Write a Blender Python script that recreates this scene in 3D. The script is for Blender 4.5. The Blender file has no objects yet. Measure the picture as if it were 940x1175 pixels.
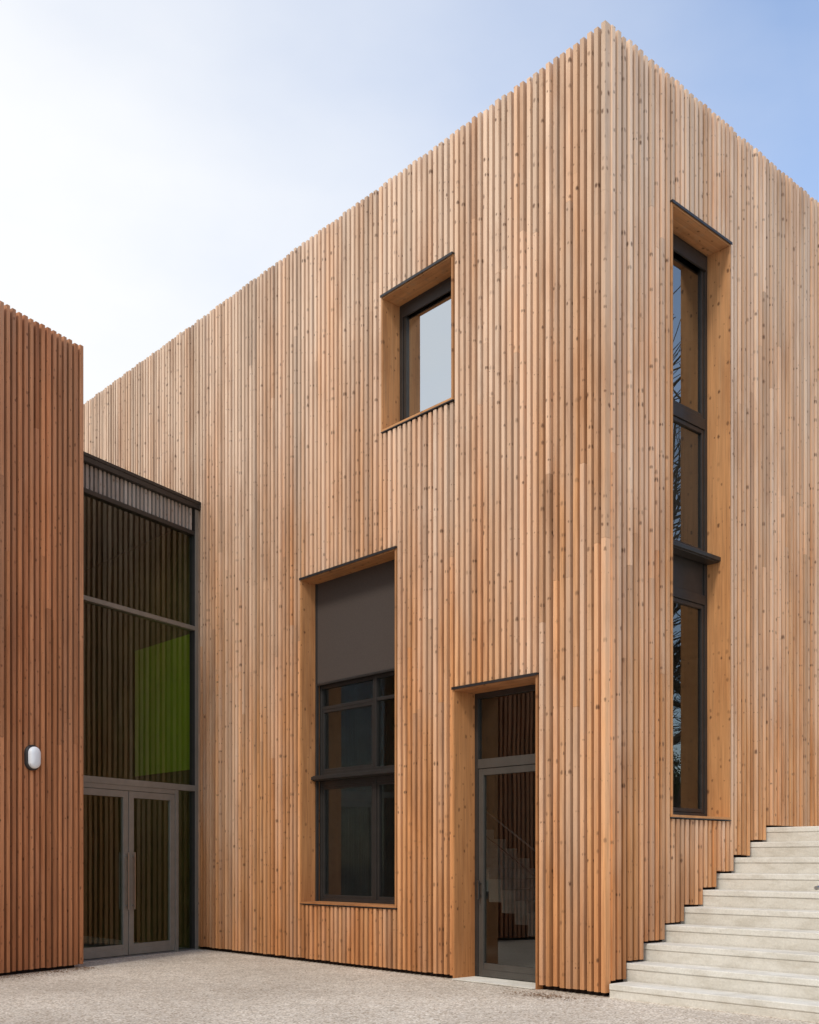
import bpy, bmesh, math, random
from mathutils import Vector, Matrix
random.seed(7)
R=random.random
def U(a,b): return a+(b-a)*random.random()
scene=bpy.context.scene
TH=math.atan2(1091,1212)
v=(math.sin(TH),math.cos(TH)); r=(math.cos(TH),-math.sin(TH))
CAM=(-9.41,-7.2)
def camxy(Xc,D): return (CAM[0]+Xc*r[0]+D*v[0], CAM[1]+Xc*r[1]+D*v[1])
def camdir(Xc,D): return (Xc*r[0]+D*v[0], Xc*r[1]+D*v[1])

# ---------------------------------------------------------------- materials
def newmat(name):
    m=bpy.data.materials.new(name); m.use_nodes=True
    nt=m.node_tree; b=nt.nodes['Principled BSDF']
    return m,nt,b
def N(nt,t,**k):
    n=nt.nodes.new(t)
    for a,b in k.items(): setattr(n,a,b)
    return n
def ramp(nt,stops,interp='LINEAR'):
    n=nt.nodes.new('ShaderNodeValToRGB'); n.color_ramp.interpolation=interp
    e=n.color_ramp.elements
    while len(e)<len(stops): e.new(0.5)
    for i,(p,c) in enumerate(stops):
        e[i].position=p; e[i].color=(c[0],c[1],c[2],1) if hasattr(c,'__len__') else (c,c,c,1)
    return n
def math_(nt,op,a,b=None,clamp=False):
    n=nt.nodes.new('ShaderNodeMath'); n.operation=op; n.use_clamp=clamp
    for i,x in enumerate((a,b)):
        if x is None: continue
        if isinstance(x,(int,float)): n.inputs[i].default_value=x
        else: nt.links.new(x,n.inputs[i])
    return n.outputs[0]
def mixc(nt,fac,a,b,mode='MIX'):
    n=nt.nodes.new('ShaderNodeMix'); n.data_type='RGBA'; n.blend_type=mode
    for idx,x in ((0,fac),(6,a),(7,b)):
        if isinstance(x,(int,float)): n.inputs[idx].default_value=x
        elif isinstance(x,tuple): n.inputs[idx].default_value=(x[0],x[1],x[2],1)
        else: nt.links.new(x,n.inputs[idx])
    return n.outputs[2]
def mapping(nt,src,scale):
    n=nt.nodes.new('ShaderNodeMapping'); n.inputs['Scale'].default_value=scale
    nt.links.new(src,n.inputs['Vector']); return n.outputs[0]
def noise(nt,vec,scale,detail=4,rough=.55):
    n=nt.nodes.new('ShaderNodeTexNoise'); n.inputs['Scale'].default_value=scale
    n.inputs['Detail'].default_value=detail; n.inputs['Roughness'].default_value=rough
    if vec is not None: nt.links.new(vec,n.inputs['Vector'])
    return n.outputs['Fac']
def mrange(nt,x,a,b,c=0,d=1):
    n=nt.nodes.new('ShaderNodeMapRange'); nt.links.new(x,n.inputs[0])
    for i,q in enumerate((a,b,c,d)): n.inputs[i+1].default_value=q
    return n.outputs[0]
def bump(nt,b,h,strength,dist):
    n=nt.nodes.new('ShaderNodeBump'); n.inputs['Strength'].default_value=strength; n.inputs['Distance'].default_value=dist
    nt.links.new(h,n.inputs['Height']); nt.links.new(n.outputs[0],b.inputs['Normal'])

def wood(name,c1,c2,cw,wmax,zlo=1.0,zhi=10.0,val=1.0,kn=1.0,vr=(.79,1.16)):
    m,nt,b=newmat(name)
    uv=N(nt,'ShaderNodeUVMap',uv_map='UVMap').outputs[0]
    at=N(nt,'ShaderNodeAttribute',attribute_name='rnd').outputs['Fac']
    geo=N(nt,'ShaderNodeNewGeometry'); pos=geo.outputs['Position']
    base=mixc(nt,at,c1,c2)
    g=noise(nt,mapping(nt,uv,(70,1.6,1)),1.0,5,.6)
    g2=noise(nt,mapping(nt,uv,(18,.7,1)),1.0,3,.5)
    gr=ramp(nt,[(.28,.60),(.5,.95),(.72,1.14)]); nt.links.new(g,gr.inputs[0])
    base=mixc(nt,.75,base,gr.outputs[0],'MULTIPLY')
    gr2=ramp(nt,[(.3,(.74,.68,.62)),(.6,(1.08,1.08,1.08))]); nt.links.new(g2,gr2.inputs[0])
    base=mixc(nt,.7,base,gr2.outputs[0],'MULTIPLY')
    sep=N(nt,'ShaderNodeSeparateXYZ'); nt.links.new(pos,sep.inputs[0])
    h=mrange(nt,sep.outputs[2],zlo,zhi)
    st=noise(nt,mapping(nt,pos,(1.3,1.3,.22)),1.0,4,.6)
    at2=math_(nt,'FRACT',math_(nt,'MULTIPLY',at,17.3))
    f=math_(nt,'ADD',math_(nt,'MULTIPLY',h,.90),math_(nt,'MULTIPLY',math_(nt,'SUBTRACT',st,.5),1.9))
    f=math_(nt,'ADD',f,math_(nt,'MULTIPLY',math_(nt,'SUBTRACT',at2,.5),.4))
    f=math_(nt,'MULTIPLY',math_(nt,'ADD',f,.04,True),wmax,True)
    base=mixc(nt,f,base,cw)
    # grey water streaks running down individual boards
    gs=noise(nt,mapping(nt,pos,(9,9,.35)),1.0,4,.6)
    gsf=math_(nt,'MULTIPLY',mrange(nt,gs,.52,.72,0,1),math_(nt,'ADD',math_(nt,'MULTIPLY',h,.4),.1),True)
    base=mixc(nt,gsf,base,(cw[0]*.62,cw[1]*.66,cw[2]*.72))
    st2=noise(nt,mapping(nt,pos,(2.2,2.2,.5)),1.0,5,.65)
    sr=ramp(nt,[(.48,(1,1,1)),(.75,(.62,.52,.46))]); nt.links.new(st2,sr.inputs[0])
    base=mixc(nt,.75,base,sr.outputs[0],'MULTIPLY')
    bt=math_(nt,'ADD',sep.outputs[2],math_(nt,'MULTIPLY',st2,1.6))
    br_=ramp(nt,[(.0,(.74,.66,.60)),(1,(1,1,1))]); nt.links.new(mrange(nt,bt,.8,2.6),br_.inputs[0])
    base=mixc(nt,.8,base,br_.outputs[0],'MULTIPLY')  # lower boards darker: drip stains plus ambient occlusion painted into the colour
    v3=math_(nt,'FRACT',math_(nt,'MULTIPLY',at,53.7))
    vv=mrange(nt,v3,0,1,vr[0]*val,vr[1]*val)
    cmb=N(nt,'ShaderNodeCombineColor')
    for i in range(3): nt.links.new(vv,cmb.inputs[i])
    base=mixc(nt,1.0,base,cmb.outputs[0],'MULTIPLY')
    wob=N(nt,'ShaderNodeTexNoise'); wob.inputs['Scale'].default_value=28; nt.links.new(uv,wob.inputs['Vector'])
    va=N(nt,'ShaderNodeVectorMath',operation='SCALE'); nt.links.new(wob.outputs['Color'],va.inputs[0]); va.inputs['Scale'].default_value=.022
    vb=N(nt,'ShaderNodeVectorMath',operation='ADD'); nt.links.new(uv,vb.inputs[0]); nt.links.new(va.outputs[0],vb.inputs[1])
    vo=N(nt,'ShaderNodeTexVoronoi',voronoi_dimensions='2D'); vo.inputs['Scale'].default_value=7.4
    nt.links.new(mapping(nt,vb.outputs[0],(1,.72,1)),vo.inputs['Vector'])
    sc=N(nt,'ShaderNodeSeparateColor'); nt.links.new(vo.outputs['Color'],sc.inputs[0])
    rad=mrange(nt,sc.outputs[0],0,1,.02,.125*kn)
    k=math_(nt,'DIVIDE',vo.outputs['Distance'],rad)
    kr=ramp(nt,[(.0,1),(.4,.85),(.95,0)]); nt.links.new(math_(nt,'MULTIPLY',k,.6),kr.inputs[0])
    kf=math_(nt,'MULTIPLY',kr.outputs[0],mrange(nt,sc.outputs[1],0,1,.2,.92))
    base=mixc(nt,kf,base,(.10,.040,.018))
    nt.links.new(base,b.inputs['Base Color'])
    b.inputs['Roughness'].default_value=.72
    b.inputs['Specular IOR Level'].default_value=.25
    bump(nt,b,g,.35,.004)
    return m

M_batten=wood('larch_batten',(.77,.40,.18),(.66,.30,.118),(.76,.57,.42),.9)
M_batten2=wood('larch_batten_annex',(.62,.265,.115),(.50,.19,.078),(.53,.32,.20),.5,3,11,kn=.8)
M_lining=wood('larch_lining',(.56,.26,.095),(.48,.21,.08),(.55,.36,.2),.25,vr=(.9,1.08))
M_fin=wood('weathered_fin',(.40,.33,.27),(.32,.27,.23),(.42,.38,.34),.6)

def simple(name,col,rough=.5,metal=0,ns=None,var=.15,bmp=0,spec=.5):
    m,nt,b=newmat(name)
    b.inputs['Roughness'].default_value=rough; b.inputs['Metallic'].default_value=metal
    b.inputs['Specular IOR Level'].default_value=spec
    geo=N(nt,'ShaderNodeNewGeometry')
    n=noise(nt,geo.outputs['Position'],ns or 3.0,5,.6)
    rr=ramp(nt,[(.3,tuple(c*(1-var) for c in col)),(.7,tuple(min(1,c*(1+var)) for c in col))])
    nt.links.new(n,rr.inputs[0]); nt.links.new(rr.outputs[0],b.inputs['Base Color'])
    if bmp: bump(nt,b,n,bmp,.01)
    return m
M_back=simple('facade_membrane',(.020,.012,.009),.9,spec=.1)
M_frame=simple('dark_anodised_frame',(.040,.036,.033),.38,.3,8,.12)
M_flash=simple('dark_flashing',(.035,.032,.032),.45,.3,8,.2)
M_alu=simple('grey_aluminium_door',(.24,.225,.195),.4,.35,6,.1)
M_steel=simple('brushed_steel',(.45,.44,.42),.3,1,20,.1)
M_steeld=simple('dark_steel',(.16,.155,.15),.35,1,20,.1)
M_blind=simple('screen_blind',(.075,.060,.052),.85,0,60,.12,spec=.15)
M_int=simple('interior_plaster',(.24,.22,.19),.9)
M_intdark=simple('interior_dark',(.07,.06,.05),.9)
M_lime=simple('lime_wall',(.42,.60,.04),.8,0,1.0,.12)
M_floor=simple('interior_floor',(.16,.15,.14),.4)
M_roof=simple('roof_membrane',(.12,.12,.12),.9)
M_lampw=simple('opal_lamp_glass',(.82,.83,.84),.25,0,3,.02)
M_bark=simple('bark',(.10,.08,.06),.95,0,12,.4,.5)
M_leaf=simple('foliage',(.06,.085,.03),.7,0,1.2,.5)
M_dead=simple('dead_leaf',(.16,.085,.04),.9,0,40,.5)

def glass(name,base,mul,tint):
    m,nt,b=newmat(name)
    nt.nodes.remove(b); out=nt.nodes['Material Output']
    tr=N(nt,'ShaderNodeBsdfTransparent'); tr.inputs[0].default_value=(*tint,1)
    gl=N(nt,'ShaderNodeBsdfGlossy'); gl.inputs['Roughness'].default_value=.004; gl.inputs['Color'].default_value=(.93,.96,.95,1)
    lw=N(nt,'ShaderNodeLayerWeight'); lw.inputs['Blend'].default_value=.5
    fc=math_(nt,'POWER',lw.outputs['Facing'],4.0)
    f=math_(nt,'ADD',math_(nt,'MULTIPLY',fc,mul),base,True)
    geo=N(nt,'ShaderNodeNewGeometry')
    n=noise(nt,geo.outputs['Position'],.9,1,.4)
    bp=N(nt,'ShaderNodeBump'); bp.inputs['Strength'].default_value=.15; bp.inputs['Distance'].default_value=.012
    nt.links.new(n,bp.inputs['Height']); nt.links.new(bp.outputs[0],gl.inputs['Normal'])
    mx=N(nt,'ShaderNodeMixShader'); nt.links.new(f,mx.inputs[0]); nt.links.new(tr.outputs[0],mx.inputs[1]); nt.links.new(gl.outputs[0],mx.inputs[2])
    nt.links.new(mx.outputs[0],out.inputs[0]); return m
M_glass=glass('window_glass',.11,.9,(.64,.68,.66))
M_glassS=glass('solar_glass',.62,.4,(.45,.47,.47))
M_glassT=glass('tall_window_glass',.26,.8,(.42,.45,.44))
M_glassL=glass('link_glass',.07,.6,(.76,.82,.68))

def concrete(name,m0,m1):
    m,nt,b=newmat(name)
    geo=N(nt,'ShaderNodeNewGeometry'); p=geo.outputs['Position']
    a=noise(nt,p,1.6,6,.6); c=noise(nt,p,45,4,.7); s=noise(nt,mapping(nt,p,(3,3,9)),1.0,5,.7)
    r1=ramp(nt,[(.3,m0),(.7,m1)]); nt.links.new(a,r1.inputs[0])
    r2=ramp(nt,[(.3,.80),(.65,1.06)]); nt.links.new(c,r2.inputs[0])
    r3=ramp(nt,[(.35,(.74,.71,.66)),(.55,(1,1,1))]); nt.links.new(s,r3.inputs[0])
    x=mixc(nt,.6,r1.outputs[0],r2.outputs[0],'MULTIPLY'); x=mixc(nt,.6,x,r3.outputs[0],'MULTIPLY')
    nt.links.new(x,b.inputs['Base Color']); b.inputs['Roughness'].default_value=.85
    bump(nt,b,c,.3,.004); return m
M_conc=concrete('pale_concrete',(.66,.62,.54),(.76,.73,.65))
M_conc2=concrete('shaded_riser_concrete',(.62,.575,.49),(.72,.68,.60))  # the pale concrete toned down, so riser shade sits in the colour
def groundmat():
    m,nt,b=newmat('exposed_aggregate')
    geo=N(nt,'ShaderNodeNewGeometry'); p=geo.outputs['Position']
    vo=N(nt,'ShaderNodeTexVoronoi'); vo.inputs['Scale'].default_value=50; nt.links.new(p,vo.inputs['Vector'])
    sc=N(nt,'ShaderNodeSeparateColor'); nt.links.new(vo.outputs['Color'],sc.inputs[0])
    peb=ramp(nt,[(.0,(.34,.275,.205)),(.2,(.64,.555,.45)),(.55,(.73,.66,.55)),(.85,(.85,.79,.70)),(1,(.46,.36,.26))]); nt.links.new(sc.outputs[0],peb.inputs[0])
    d=ramp(nt,[(.35,(1,1,1)),(.75,(.66,.63,.59))]); nt.links.new(vo.outputs['Distance'],d.inputs[0])
    a=noise(nt,p,.45,6,.65); c=noise(nt,p,5.5,5,.7)
    ra=ramp(nt,[(.3,(.76,.73,.70)),(.62,(1.06,1.05,1.04))]); nt.links.new(a,ra.inputs[0])
    rc=ramp(nt,[(.3,.82),(.65,1.06)]); nt.links.new(c,rc.inputs[0])
    x=mixc(nt,.8,peb.outputs[0],d.outputs[0],'MULTIPLY'); x=mixc(nt,1,x,ra.outputs[0],'MULTIPLY'); x=mixc(nt,.8,x,rc.outputs[0],'MULTIPLY')
    nt.links.new(x,b.inputs['Base Color']); b.inputs['Roughness'].default_value=.9
    bump(nt,b,vo.outputs['Distance'],.4,.004); return m
M_ground=groundmat()

# ---------------------------------------------------------------- mesh builder
class Frame:
    def __init__(s,o,u,n): s.o=o; s.u=u; s.n=n
    def w(s,u,d,z): return (s.o[0]+u*s.u[0]+d*s.n[0], s.o[1]+u*s.u[1]+d*s.n[1], z)
class MB:
    def __init__(s): s.v=[];s.f=[];s.uv=[];s.r=[]
    def box(s,F,u0,u1,d0,d1,z0,z1,rot=False,q=None):
        i=len(s.v); q=R() if q is None else q; ox=q*61.7; oy=R()*40
        for z in (z0,z1):
            for (u,d) in ((u0,d0),(u1,d0),(u1,d1),(u0,d1)):
                s.v.append(F.w(u,d,z)); s.r.append(q)
                if rot: s.uv.append((z+d-z0+ox,u+oy))
                else: s.uv.append((u-u0+d-d0+ox,z+oy))
        for f in ((0,1,2,3),(7,6,5,4),(0,4,5,1),(1,5,6,2),(2,6,7,3),(3,7,4,0)):
            s.f.append(tuple(i+k for k in f))
    def quad(s,F,u0,u1,d,z0,z1):
        i=len(s.v); q=R()
        for (u,z) in ((u0,z0),(u1,z0),(u1,z1),(u0,z1)):
            s.v.append(F.w(u,d,z)); s.r.append(q); s.uv.append((u,z))
        s.f.append((i,i+1,i+2,i+3))
    def obj(s,name,mat,parent=None,bevel=0,recalc=True):
        me=bpy.data.meshes.new(name); me.from_pydata(s.v,[],s.f)
        a=me.attributes.new('rnd','FLOAT','POINT'); a.data.foreach_set('value',s.r)
        uv=me.uv_layers.new(name='UVMap')
        for l in me.loops: uv.data[l.index].uv=s.uv[l.vertex_index]
        if recalc:
            bm=bmesh.new(); bm.from_mesh(me); bmesh.ops.recalc_face_normals(bm,faces=bm.faces); bm.to_mesh(me); bm.free()
        me.materials.append(mat); o=bpy.data.objects.new(name,me); scene.collection.objects.link(o)
        if parent: o.parent=parent
        if bevel:
            b=o.modifiers.new('b','BEVEL'); b.width=bevel; b.segments=2; b.limit_method='ANGLE'
        return o
def empty(name):
    e=bpy.data.objects.new(name,None); scene.collection.objects.link(e); return e

def wall(mb,F,u0,u1,z0,z1,ops,d0,d1):
    us=sorted({u0,u1}|{x for o in ops for x in o[:2]}); zs=sorted({z0,z1}|{x for o in ops for x in o[2:4]})
    for a,b in zip(us,us[1:]):
        run=None
        for c,d in zip(zs,zs[1:]):
            um=(a+b)/2; zm=(c+d)/2
            inside=any(o[0]<um<o[1] and o[2]<zm<o[3] for o in ops)
            if not inside:
                run=(run[0],d) if run else (c,d)
            if inside and run: mb.box(F,a,b,d0,d1,*run); run=None
        if run: mb.box(F,a,b,d0,d1,*run)
BD=.095
def battens(mb,F,u0,u1,zbot,ztop,ops,pitch=.100,extra=()):
    us=sorted({u0,u1}|{x for o in ops for x in o[:2]}|set(extra))
    for a,b in zip(us,us[1:]):
        n=max(1,round((b-a)/pitch)); p=(b-a)/n
        for i in range(n):
            c=a+(i+.5)*p; w=p*random.choice((.50,.54,.56,.60))
            dd=random.choice((0,0,.004,.012)); off=U(-.003,.003)
            zb=zbot(c) if callable(zbot) else zbot
            segs=[]; z=zb+U(-.006,.006)
            for o in sorted([o for o in ops if o[0]<c<o[1]],key=lambda o:o[2]):
                if o[2]-.022>z: segs.append((z,o[2]-.022))
                z=o[3]+.024
            segs.append((z,ztop+U(-.012,.012)))
            q0=R()
            for (s0,s1) in segs:
                zz=s0
                while s1-zz>.05:
                    L=U(3.0,6.5); e=zz+L
                    if s1-e<1.2: e=s1
                    j=U(-.001,.001)
                    q=(q0+U(-.006,.006))%1.0 if R()<.8 else R()
                    mb.box(F,c+off-w/2+j,c+off+w/2+j,dd+j,BD,zz,e-(.002 if e<s1 else 0),q=q)
                    zz=e
FL=Frame((0,0),(0,1),(1,0)); FR=Frame((0,0),(1,0),(0,1))

# ---------------------------------------------------------------- main building
B=empty('wood_clad_building')
opL=[(1.004,2.422,-.1,3.70),(3.515,5.70,.875,5.74),(2.422,3.823,7.39,9.24)]
opR=[(1.225,2.52,2.03,9.29)]
TOP=10.79
LENL=17.0; LENR=14.0
b0=.03; TR=.38; RI=.20; Z0=.155
def steptop(u):
    if u<b0: return 0
    k=min(9,int((u-b0)/TR)); return Z0+RI*k
mb=MB()
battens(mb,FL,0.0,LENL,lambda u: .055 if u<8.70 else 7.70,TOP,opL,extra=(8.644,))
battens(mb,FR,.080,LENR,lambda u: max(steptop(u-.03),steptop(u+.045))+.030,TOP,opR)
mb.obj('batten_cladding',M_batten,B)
mb=MB()
wall(mb,FL,BD+.004,LENL,.0,10.70,opL,BD,.42)
wall(mb,FR,.42,LENR,.0,10.70,opR,BD+.0005,.42)
mb.box(FR,BD+.003,.42,BD-.001,BD+.003,0,10.6)
mb.box(FL,BD+.004,LENL,13.6,14,0,10.7); mb.box(FL,LENL-.4,LENL,.42,13.6,0,10.7)
mb.obj('wall_backing',M_back,B)
mb=MB(); mb.box(FL,8.75,16,.02,BD-.002,0.0,7.66); mb.obj('foyer_side_wall',simple('foyer_lining',(.19,.17,.06),.6,0,1.5,.35),B)
mb=MB(); mb.box(FL,8.80,10.95,.005,.019,3.1,5.45); mb.obj('foyer_lime_panel',M_lime,B)
mb=MB(); mb.box(FL,.42,LENL-.4,.42,13.6,10.25,10.45); mb.obj('roof',M_roof,B)
mb=MB(); mb.box(FL,.42,LENL-.4,.42,13.6,0.0,.03); mb.box(FL,.42,LENL-.4,.62,13.6,4.9,5.25)
mb.obj('floor_slabs',M_floor,B)
mb=MB()
mb.box(FL,7.0,7.15,.42,13.6,.03,10.25); mb.box(FL,.42,7.0,6.0,6.15,.03,10.25)
wall(mb,FL,.45,7.0,.03,10.25,opL,.42,.435); wall(mb,FR,.45,6.0,.03,10.25,opR,.421,.436)
mb.obj('interior_walls',M_int,B)
mb=MB()
for k in range(14):
    mb.box(FL,2.7+.28*k,2.7+.28*(k+1),3.0,4.3,max(.03,.17*(k-1)),.03+.17*(k+1))
mb.obj('interior_stair',M_conc,B)
def tube(name,pts,rad,mat,parent):
    c=bpy.data.curves.new(name,'CURVE'); c.dimensions='3D'; c.bevel_depth=rad; c.bevel_resolution=4
    sp=c.splines.new('POLY'); sp.points.add(len(pts)-1)
    for i,p in enumerate(pts): sp.points[i].co=(*p,1)
    c.use_fill_caps=True; c.materials.append(mat)
    o=bpy.data.objects.new(name,c); scene.collection.objects.link(o); o.parent=parent
tube('interior_stair_rail',[(2.97,2.7,.2),(2.97,2.7,1.1),(2.97,6.6,3.47)],.02,M_steel,B)
tube('interior_stair_rail_low',[(2.97,2.7,.7),(2.97,6.6,3.07)],.01,M_steel,B)
def lining(mb,mf,F,o,D,floor=False,proud=.010):
    u0,u1,z0,z1=o; t=.028
    mb.box(F,u0,u0+t,-proud,D,z0+(0 if floor else t),z1-t); mb.box(F,u1-t,u1,-proud,D,z0+(0 if floor else t),z1-t)
    mb.box(F,u0,u1,-proud+.001,D,z1-t,z1,rot=True)
    if not floor: mb.box(F,u0,u1,-proud-.004,D,z0,z0+t,rot=True)
    mf.box(F,u0-.008,u1+.008,-.026,BD-.001,z1+.001,z1+.020)
    mf.box(F,u0-.004,u1+.004,-.030,-.026,z1-.014,z1+.020)
    if not floor: mf.box(F,u0-.005,u1+.005,-.014,BD-.001,z0-.012,z0-.001)
ml=MB(); mf=MB()
oD=(1.004,2.422,.0,3.70)
lining(ml,mf,FL,oD,.44,True); lining(ml,mf,FL,opL[1],.44); lining(ml,mf,FL,opL[2],.44); lining(ml,mf,FR,opR[0],.44)
ml.obj('opening_linings',M_lining,B,.002); mf.obj('lintel_flashings',M_flash,B)

def frame(mb,F,u0,u1,z0,z1,w,d0,d1):
    mb.box(F,u0,u0+w,d0,d1,z0,z1); mb.box(F,u1-w,u1,d0,d1,z0,z1)
    mb.box(F,u0+w,u1-w,d0,d1,z0,z0+w); mb.box(F,u0+w,u1-w,d0,d1,z1-w,z1)
W=MB(); G=MB(); GS=MB(); BL=MB(); GT=MB()
t=.029
def inn(o): return (o[0]+t,o[1]-t,o[2]+t,o[3]-t)
u0,u1,z0,z1=inn(opL[2]); frame(W,FL,u0,u1,z0,z1,.07,.30,.38); frame(W,FL,u0+.075,u1-.075,z0+.075,z1-.075,.055,.31,.36)
W.box(FL,u0+.07,u1-.07,.285,.31,z1-.19,z1-.07)
GS.quad(FL,u0+.13,u1-.13,.34,z0+.13,z1-.13)
u0,u1,z0,z1=inn(opL[1]); frame(W,FL,u0,u1,z0,z1,.055,.33,.41)
W.box(FL,4.325,4.40,.325,.405,z0+.055,4.17)
W.box(FL,u0+.055,u1-.055,.327,.41,4.12,4.18); W.box(FL,u0+.055,u1-.055,.335,.40,3.80,3.85)
W.box(FL,u0,u1,.20,.33,2.72,2.80); W.box(FL,u0+.055,u1-.055,.331,.411,2.64,2.86); W.box(FL,u0,u1,.17,.20,2.735,2.785)
frame(W,FL,4.40,u1-.055,z0+.055,2.64,.045,.34,.39); frame(W,FL,4.40,u1-.055,2.86,3.80,.045,.34,.39)
frame(W,FL,u0+.055,4.325,z0+.055,2.64,.045,.34,.39)
G.quad(FL,u0+.05,u1-.05,.37,z0+.05,4.15)
BL.box(FL,u0+.03,u1-.03,.27,.276,4.20,z1-.002); W.box(FL,u0+.03,u1-.03,.262,.285,4.165,4.20)
W.box(FL,u0,u0+.03,.25,.30,z0,z1); W.box(FL,u1-.03,u1,.25,.30,z0,z1)
# door
u0,u1,z0,z1=inn(oD); 
W.box(FL,u0,u0+.06,.36,.43,.02,z1); W.box(FL,u1-.06,u1,.36,.43,.02,z1); W.box(FL,u0+.06,u1-.06,.36,.43,z1-.07,z1)
A=MB()
A.box(FL,u0+.06,u1-.06,.355,.43,2.70,2.82)
frame(A,FL,u0+.065,u1-.065,.03,2.695,.085,.365,.425)
A.box(FL,u0+.15,u1-.15,.37,.42,.115,.20)
G.quad(FL,u0+.14,u1-.14,.395,.19,2.62); G.quad(FL,u0+.05,u1-.05,.396,2.82,z1-.06)
A.obj('door_frame',simple('door_grey',(.085,.078,.068),.4,.3,6,.1),B,.004)
A=MB(); A.box(FL,u1-.125,u1-.095,.30,.33,1.02,1.26); A.box(FL,u1-.118,u1-.102,.33,.365,1.05,1.07); A.box(FL,u1-.118,u1-.102,.33,.365,1.21,1.23)
A.obj('door_handle',M_steeld,B,.004)
A=MB(); A.box(FL,u0,u1,-.05,.44,.006,.02); A.obj('door_threshold',M_conc,B)
# tall right window
u0,u1,z0,z1=inn(opR[0]); frame(W,FR,u0,u1,z0,z1,.06,.31,.39)
for (a,b) in ((7.02,7.16),(4.78,4.90),(5.32,5.44)): W.box(FR,u0+.06,u1-.06,.305,.39,a,b)
W.box(FR,u0,u1,.14,.305,5.30,5.38); W.box(FR,u0,u1,.115,.14,5.315,5.365)
frame(W,FR,u0+.065,u1-.065,7.165,z1-.065,.05,.32,.37); frame(W,FR,u0+.065,u1-.065,z0+.065,4.775,.05,.32,.37); frame(W,FR,u0+.065,u1-.065,5.445,7.015,.05,.32,.37)
W.box(FR,u0+.06,u1-.06,.33,.36,4.90,5.32)
W.box(FR,u0+.06,u1-.06,.28,.31,z1-.22,z1-.06)
GT.quad(FR,u0+.11,u1-.11,.35,7.21,z1-.11); G.quad(FR,u0+.11,u1-.11,.35,z0+.11,4.73); G.quad(FR,u0+.11,u1-.11,.35,5.49,6.97)
BL.box(FR,u0+.1,u1-.1,.365,.37,5.45,7.0)
W.obj('window_frames',M_frame,B,.004); G.obj('window_glazing',M_glass,B,recalc=False); GS.obj('upper_window_glazing',M_glassS,B,recalc=False)
GT.obj('tall_window_glazing',M_glassT,B,recalc=False)
BL.obj('roller_blinds',M_blind,B)

# ---------------------------------------------------------------- glazed link
t_=.585; L_=math.hypot(t_,1); gd=camdir(t_/L_,1/L_)
Uk=(-gd[0],-gd[1]); Nk=(-gd[1],gd[0])
FK=Frame((0,8.644),Uk,Nk)
K=empty('glazed_entrance_link')
HT=7.64; LW=3.3
W=MB(); A=MB(); G=MB(); FN=MB(); I=MB()
W.box(FK,-.3,LW,-.06,.34,HT-.05,HT); W.box(FK,-.05,LW,-.05,.02,HT-.13,HT-.052)
W.box(FK,.03,.10,.0,.12,0,HT-.13); 
W.box(FK,.10,LW,.0,.12,7.06,7.13); 
W.obj('capping_and_posts',M_frame,K,.003)
for (a,b) in ((5.44,5.51),(2.70,2.80)): A.box(FK,.10,LW,-.01,.11,a,b)
A.box(FK,.02,.10,-.012,-.002,0,HT-.135)
A.box(FK,.50,.57,-.005,.10,0,2.70); A.box(FK,2.68,2.75,-.005,.10,0,2.70)
def leaf(F,a,b):
    frame(A,F,a,b,.03,2.62,.105,.01,.07); A.box(F,a+.105,b-.105,.012,.068,.135,.20)
    G.quad(F,a+.1,b-.1,.04,.2,2.52)
leaf(FK,.575,1.615); leaf(FK,1.63,2.67)
A.box(FK,.57,2.68,.0,.10,2.625,2.70)
A.obj('aluminium_doors_and_transoms',M_alu,K,.004)
A=MB()
for c in (1.55,1.69):
    A.box(FK,c-.013,c+.013,-.06,-.035,.75,1.65); A.box(FK,c-.01,c+.01,-.035,.012,.80,.82); A.box(FK,c-.01,c+.01,-.035,.012,1.58,1.60)
A.obj('door_pull_handles',M_steel,K,.004)
G.quad(FK,.09,LW,.06,5.50,7.07); G.quad(FK,.09,LW,.06,2.79,5.45); G.quad(FK,.09,.51,.06,.05,2.71); G.quad(FK,2.75,LW,.06,.05,2.71)
G.obj('link_glazing',M_glassL,K,recalc=False)
u=.14
while u<LW:
    FN.box(FK,u,u+.05,.03,.07,7.13,7.51); u+=.088
FN.obj('screen_fins',M_fin,K)
FB=MB(); FB.box(FK,.10,LW,.075,.10,7.13,7.51); FB.obj('screen_backing',M_back,K)
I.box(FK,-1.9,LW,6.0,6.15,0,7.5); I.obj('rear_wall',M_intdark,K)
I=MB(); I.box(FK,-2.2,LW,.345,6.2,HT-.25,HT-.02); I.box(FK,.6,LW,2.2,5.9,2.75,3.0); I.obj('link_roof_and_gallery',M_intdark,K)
I=MB(); I.box(FK,.02,LW,.0,5.9,.0,.02); I.obj('link_floor',M_floor,K)

# ---------------------------------------------------------------- annex on left
e=camxy((97-470)/1212*15.02,15.02)
X=empty('wood_clad_annex')
FX=Frame(e,Uk,Nk); FS=Frame(e,Nk,Uk)
mb=MB(); AT=8.82
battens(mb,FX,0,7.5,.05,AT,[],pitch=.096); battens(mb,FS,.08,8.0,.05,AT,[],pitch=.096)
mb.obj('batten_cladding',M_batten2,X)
mb=MB(); mb.box(FX,BD+.004,7.5,BD,8,.0,AT-.09); mb.obj('wall_backing',M_back,X)
mb=MB(); mb.box(FX,.1,7.45,.1,7.95,AT-.09,AT-.06); mb.obj('roof',M_roof,X)

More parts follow.
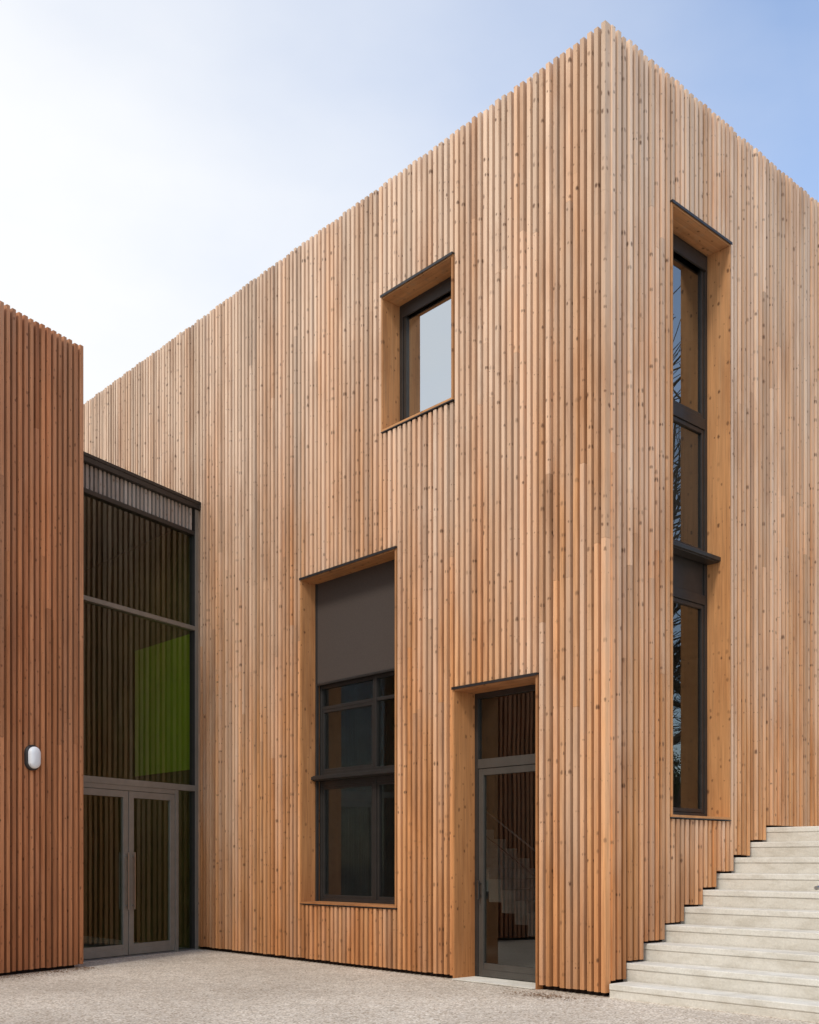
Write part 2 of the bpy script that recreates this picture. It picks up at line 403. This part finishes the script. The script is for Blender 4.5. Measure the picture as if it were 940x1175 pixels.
def capsule(F,uc,zc,w,h,d0,d1,name,mat,parent,dome=0,n=14):
    bm=bmesh.new(); rw=w/2; hh=h/2-rw
    def ring(s,d):
        out=[]
        for i in range(2*n):
            a=math.pi*2*i/(2*n)
            x=math.cos(a)*rw*s; z=math.sin(a)*rw*s+(hh if math.sin(a)>=0 else -hh)*(1 if s>.3 else s)
            out.append(bm.verts.new(F.w(uc+x,d,zc+z)))
        return out
    rings=[ring(1,d0)]
    if dome:
        for k in range(0,6):
            a=k/6*math.pi/2
            rings.append(ring(math.cos(a)*.98+.02,d0+(d1-d0)*(.35+.65*math.sin(a))))
    else: rings+= [ring(1,d1+.008),ring(.93,d1)]
    for a,b in zip(rings,rings[1:]):
        for i in range(2*n): bm.faces.new((a[i],a[(i+1)%(2*n)],b[(i+1)%(2*n)],b[i]))
    bm.faces.new(rings[-1]); bmesh.ops.recalc_face_normals(bm,faces=bm.faces)
    me=bpy.data.meshes.new(name); bm.to_mesh(me); bm.free(); me.materials.append(mat)
    for p in me.polygons: p.use_smooth=True
    o=bpy.data.objects.new(name,me); scene.collection.objects.link(o); o.parent=parent; return o
WL=empty('wall_lamp')
capsule(FX,.93,2.90,.235,.345,.0,-.05,'lamp_base',M_flash,WL)
capsule(FX,.93,2.90,.185,.295,-.045,-.12,'lamp_diffuser',M_lampw,WL,dome=1)

# ---------------------------------------------------------------- stairs
S=empty('concrete_staircase')
FW=Frame((0,0),(1,0),(0,-1))
WID=6.0
mb=MB(); mr=MB()
for k in range(10):
    u=b0+TR*k; top=Z0+RI*k
    ins=.012 if k==0 else -BD+.004
    mb.box(FW,u-.010+U(-.002,.002),u+TR-.02 if k<9 else 13.5,ins+k*.0002,WID+k*.001,top-.07,top)
    mr.box(FW,u,u+TR+.03 if k<9 else 13.48,ins+.001+k*.0002,WID-.01+k*.001,max(-.05,top-.23) if k<9 else -.05,top-.0705)
mb.obj('treads',M_conc,S,.010); mr.obj('risers',M_conc2,S,.003)
H=empty('stair_handrail')
yy=-2.11
tube('rail',[(.60,yy,1.24),(.9,yy,1.26),(3.6,yy,2.86),(5.2,yy,2.86)],.021,M_steel,H)
tube('post_1',[(.92,yy,.55),(.92,yy,1.26)],.018,M_steel,H); tube('post_2',[(2.35,yy,1.2),(2.35,yy,2.1)],.018,M_steel,H); tube('post_3',[(3.7,yy,1.95),(3.7,yy,2.85)],.018,M_steel,H)

# ---------------------------------------------------------------- ground
mb=MB(); mb.v=[(-300,-300,0),(300,-300,0),(300,300,0),(-300,300,0)]; mb.f=[(0,1,2,3)]; mb.r=[0]*4; mb.uv=[(0,0)]*4
mb.obj('ground',M_ground,recalc=False)
mb=MB()
def leafq(x,y,s):
    a=U(0,6.28); i=len(mb.v)
    for (p,q) in ((-1,0),(0,-.5),(1,0),(0,.5)):
        mb.v.append((x+s*(p*math.cos(a)-q*math.sin(a)),y+s*(p*math.sin(a)+q*math.cos(a)),.008+abs(p)*s*U(0,.5))); mb.r.append(0); mb.uv.append((0,0))
    mb.f.append((i,i+1,i+2,i+3))
for _ in range(420): leafq(random.gauss(-.42,.12),random.gauss(.55,.22),U(.006,.018))
for _ in range(260): leafq(-abs(random.gauss(0,.06)),U(0,8.5),U(.005,.014))
for _ in range(1300):
    p=FX.w(U(0,2),-abs(random.gauss(.05,.20)),0); leafq(p[0],p[1],U(.006,.016))
for _ in range(60):
    leafq(U(-6,0),U(-2,7),U(.006,.013))
mb.obj('dead_leaves',M_dead,recalc=False)

# ---------------------------------------------------------------- trees (mirrored in the windows)
def tree_mesh(name,H,leaves,seed,leafn=9):
    rs=random.Random(seed); vs=[];fs=[];mi=[]
    tips=[]
    def seg(p,q,r0,r1):
        d=(q-p).normalized(); a=d.orthogonal().normalized(); b=d.cross(a); i=len(vs); n=6
        for (c,rr) in ((p,r0),(q,r1)):
            for k in range(n):
                an=2*math.pi*k/n; vs.append(c+(a*math.cos(an)+b*math.sin(an))*rr)
        for k in range(n): fs.append((i+k,i+(k+1)%n,i+n+(k+1)%n,i+n+k)); mi.append(0)
    def br(p,d,L,rad,lvl):
        n=3; q=p
        for i in range(n):
            d=(d+Vector((rs.gauss(0,.13),rs.gauss(0,.13),rs.gauss(.04,.08)))).normalized()
            q2=q+d*L/n; seg(q,q2,rad*(1-.22*i),rad*(1-.22*(i+1))); q=q2
            if lvl<4 and (i>0 or lvl>0):
                for _ in range(2 if lvl<3 else 1):
                    ax=Vector((rs.gauss(0,1),rs.gauss(0,1),rs.gauss(.1,.5))).normalized()
                    nd=(d*.75+ax*.75).normalized(); br(q,nd,L*rs.uniform(.5,.72),rad*.5,lvl+1)
            if lvl>=2: tips.append(q.copy())
        if lvl<4: br(q,d,L*.6,rad*.38,lvl+1)
    br(Vector((0,0,0)),Vector((0,0,1)),H*.42,H*.022,0)
    if leaves:
        for tpt in tips:
            for _ in range(leafn):
                c=tpt+Vector((rs.gauss(0,.32),rs.gauss(0,.32),rs.gauss(0,.28))); s=rs.uniform(.05,.12)
                a=Vector((rs.gauss(0,1),rs.gauss(0,1),rs.gauss(0,1))).normalized(); b=a.orthogonal().normalized()
                i=len(vs); vs.extend([c-a*s,c-b*s*.6,c+a*s,c+b*s*.6]); fs.append((i,i+1,i+2,i+3)); mi.append(1)
    me=bpy.data.meshes.new(name); me.from_pydata([tuple(x) for x in vs],[],fs); me.materials.append(M_bark); me.materials.append(M_leaf)
    me.polygons.foreach_set('material_index',mi); return me
T1=tree_mesh('leafy_tree_mesh',11,True,3); T2=tree_mesh('bare_tree_mesh',13,False,5)
def put(name,me,x,y,s,z=0):
    o=bpy.data.objects.new(name,me); scene.collection.objects.link(o); o.location=(x,y,z); o.rotation_euler=(0,0,U(0,6.28)); o.scale=(s,s,s*U(.9,1.1))
for i in range(13): put('leafy_tree',T1,-27+U(-5,4),-8+i*4.2,U(.7,1.0))
for i in range(9): put('leafy_tree',T1,6+i*4.5,-24+U(-4,3),U(.6,.8))
for i in range(5): put('bare_tree',T2,7+i*4.5,-17+U(-2,2),U(.9,1.2))
put('bare_tree',T2,13.5,-9.5,1.3); put('bare_tree',T2,18,-12,1.5); put('bare_tree',T2,22,-10.5,1.4)

# ---------------------------------------------------------------- world, sun, camera
w=bpy.data.worlds.new('World'); scene.world=w; w.use_nodes=True; nt=w.node_tree
bg=nt.nodes['Background']; bg.inputs[1].default_value=.15
sky=N(nt,'ShaderNodeTexSky',sky_type='NISHITA'); sky.sun_disc=False
SD=Vector((-1,-.36,.0)).normalized(); EL=math.radians(50)
sky.sun_elevation=EL; sky.sun_rotation=math.atan2(SD.x,SD.y); sky.air_density=1.0; sky.dust_density=.6; sky.ozone_density=1.2
tc=N(nt,'ShaderNodeTexCoord'); gen=tc.outputs['Generated']
skc=mixc(nt,1.0,sky.outputs[0],(1.95,1.90,1.88),'MULTIPLY')
cl=noise(nt,mapping(nt,gen,(1.4,1.4,3.0)),1.5,6,.5)
cd=camdir(-.42,1); cv=Vector((cd[0],cd[1],.36)).normalized()
dp=N(nt,'ShaderNodeVectorMath',operation='DOT_PRODUCT'); nt.links.new(gen,dp.inputs[0]); dp.inputs[1].default_value=cv
near=mrange(nt,dp.outputs['Value'],.75,.975,.14,1)
f=math_(nt,'ADD',near,math_(nt,'MULTIPLY',math_(nt,'SUBTRACT',cl,.50),.9))
dv=N(nt,'ShaderNodeVectorMath',operation='DOT_PRODUCT'); nt.links.new(gen,dv.inputs[0]); dv.inputs[1].default_value=(-.97,.22,0)
f=math_(nt,'ADD',f,mrange(nt,dv.outputs['Value'],-.1,.5,0,.75))
f=math_(nt,'ADD',f,0.0,True)
col=mixc(nt,f,skc,(6.6,6.7,6.85))
nt.links.new(col,bg.inputs[0])
sl=bpy.data.lights.new('sun','SUN'); sl.energy=2.15; sl.angle=math.radians(12); sl.color=(1,.95,.87)
so=bpy.data.objects.new('sun',sl); scene.collection.objects.link(so)
sd=Vector((SD.x*math.cos(EL),SD.y*math.cos(EL),math.sin(EL)))
so.rotation_euler=(-sd).to_track_quat('-Z','Y').to_euler()
cam=bpy.data.cameras.new('camera'); co=bpy.data.objects.new('camera',cam); scene.collection.objects.link(co)
co.location=(CAM[0],CAM[1],1.5); co.rotation_euler=(math.pi/2,0,-TH)
cam.sensor_fit='HORIZONTAL'; cam.sensor_width=36; cam.lens=1212/940*36; cam.shift_y=401.5/940; cam.clip_end=1000
scene.camera=co
scene.view_settings.view_transform='Standard'; scene.view_settings.look='None'; scene.view_settings.exposure=0
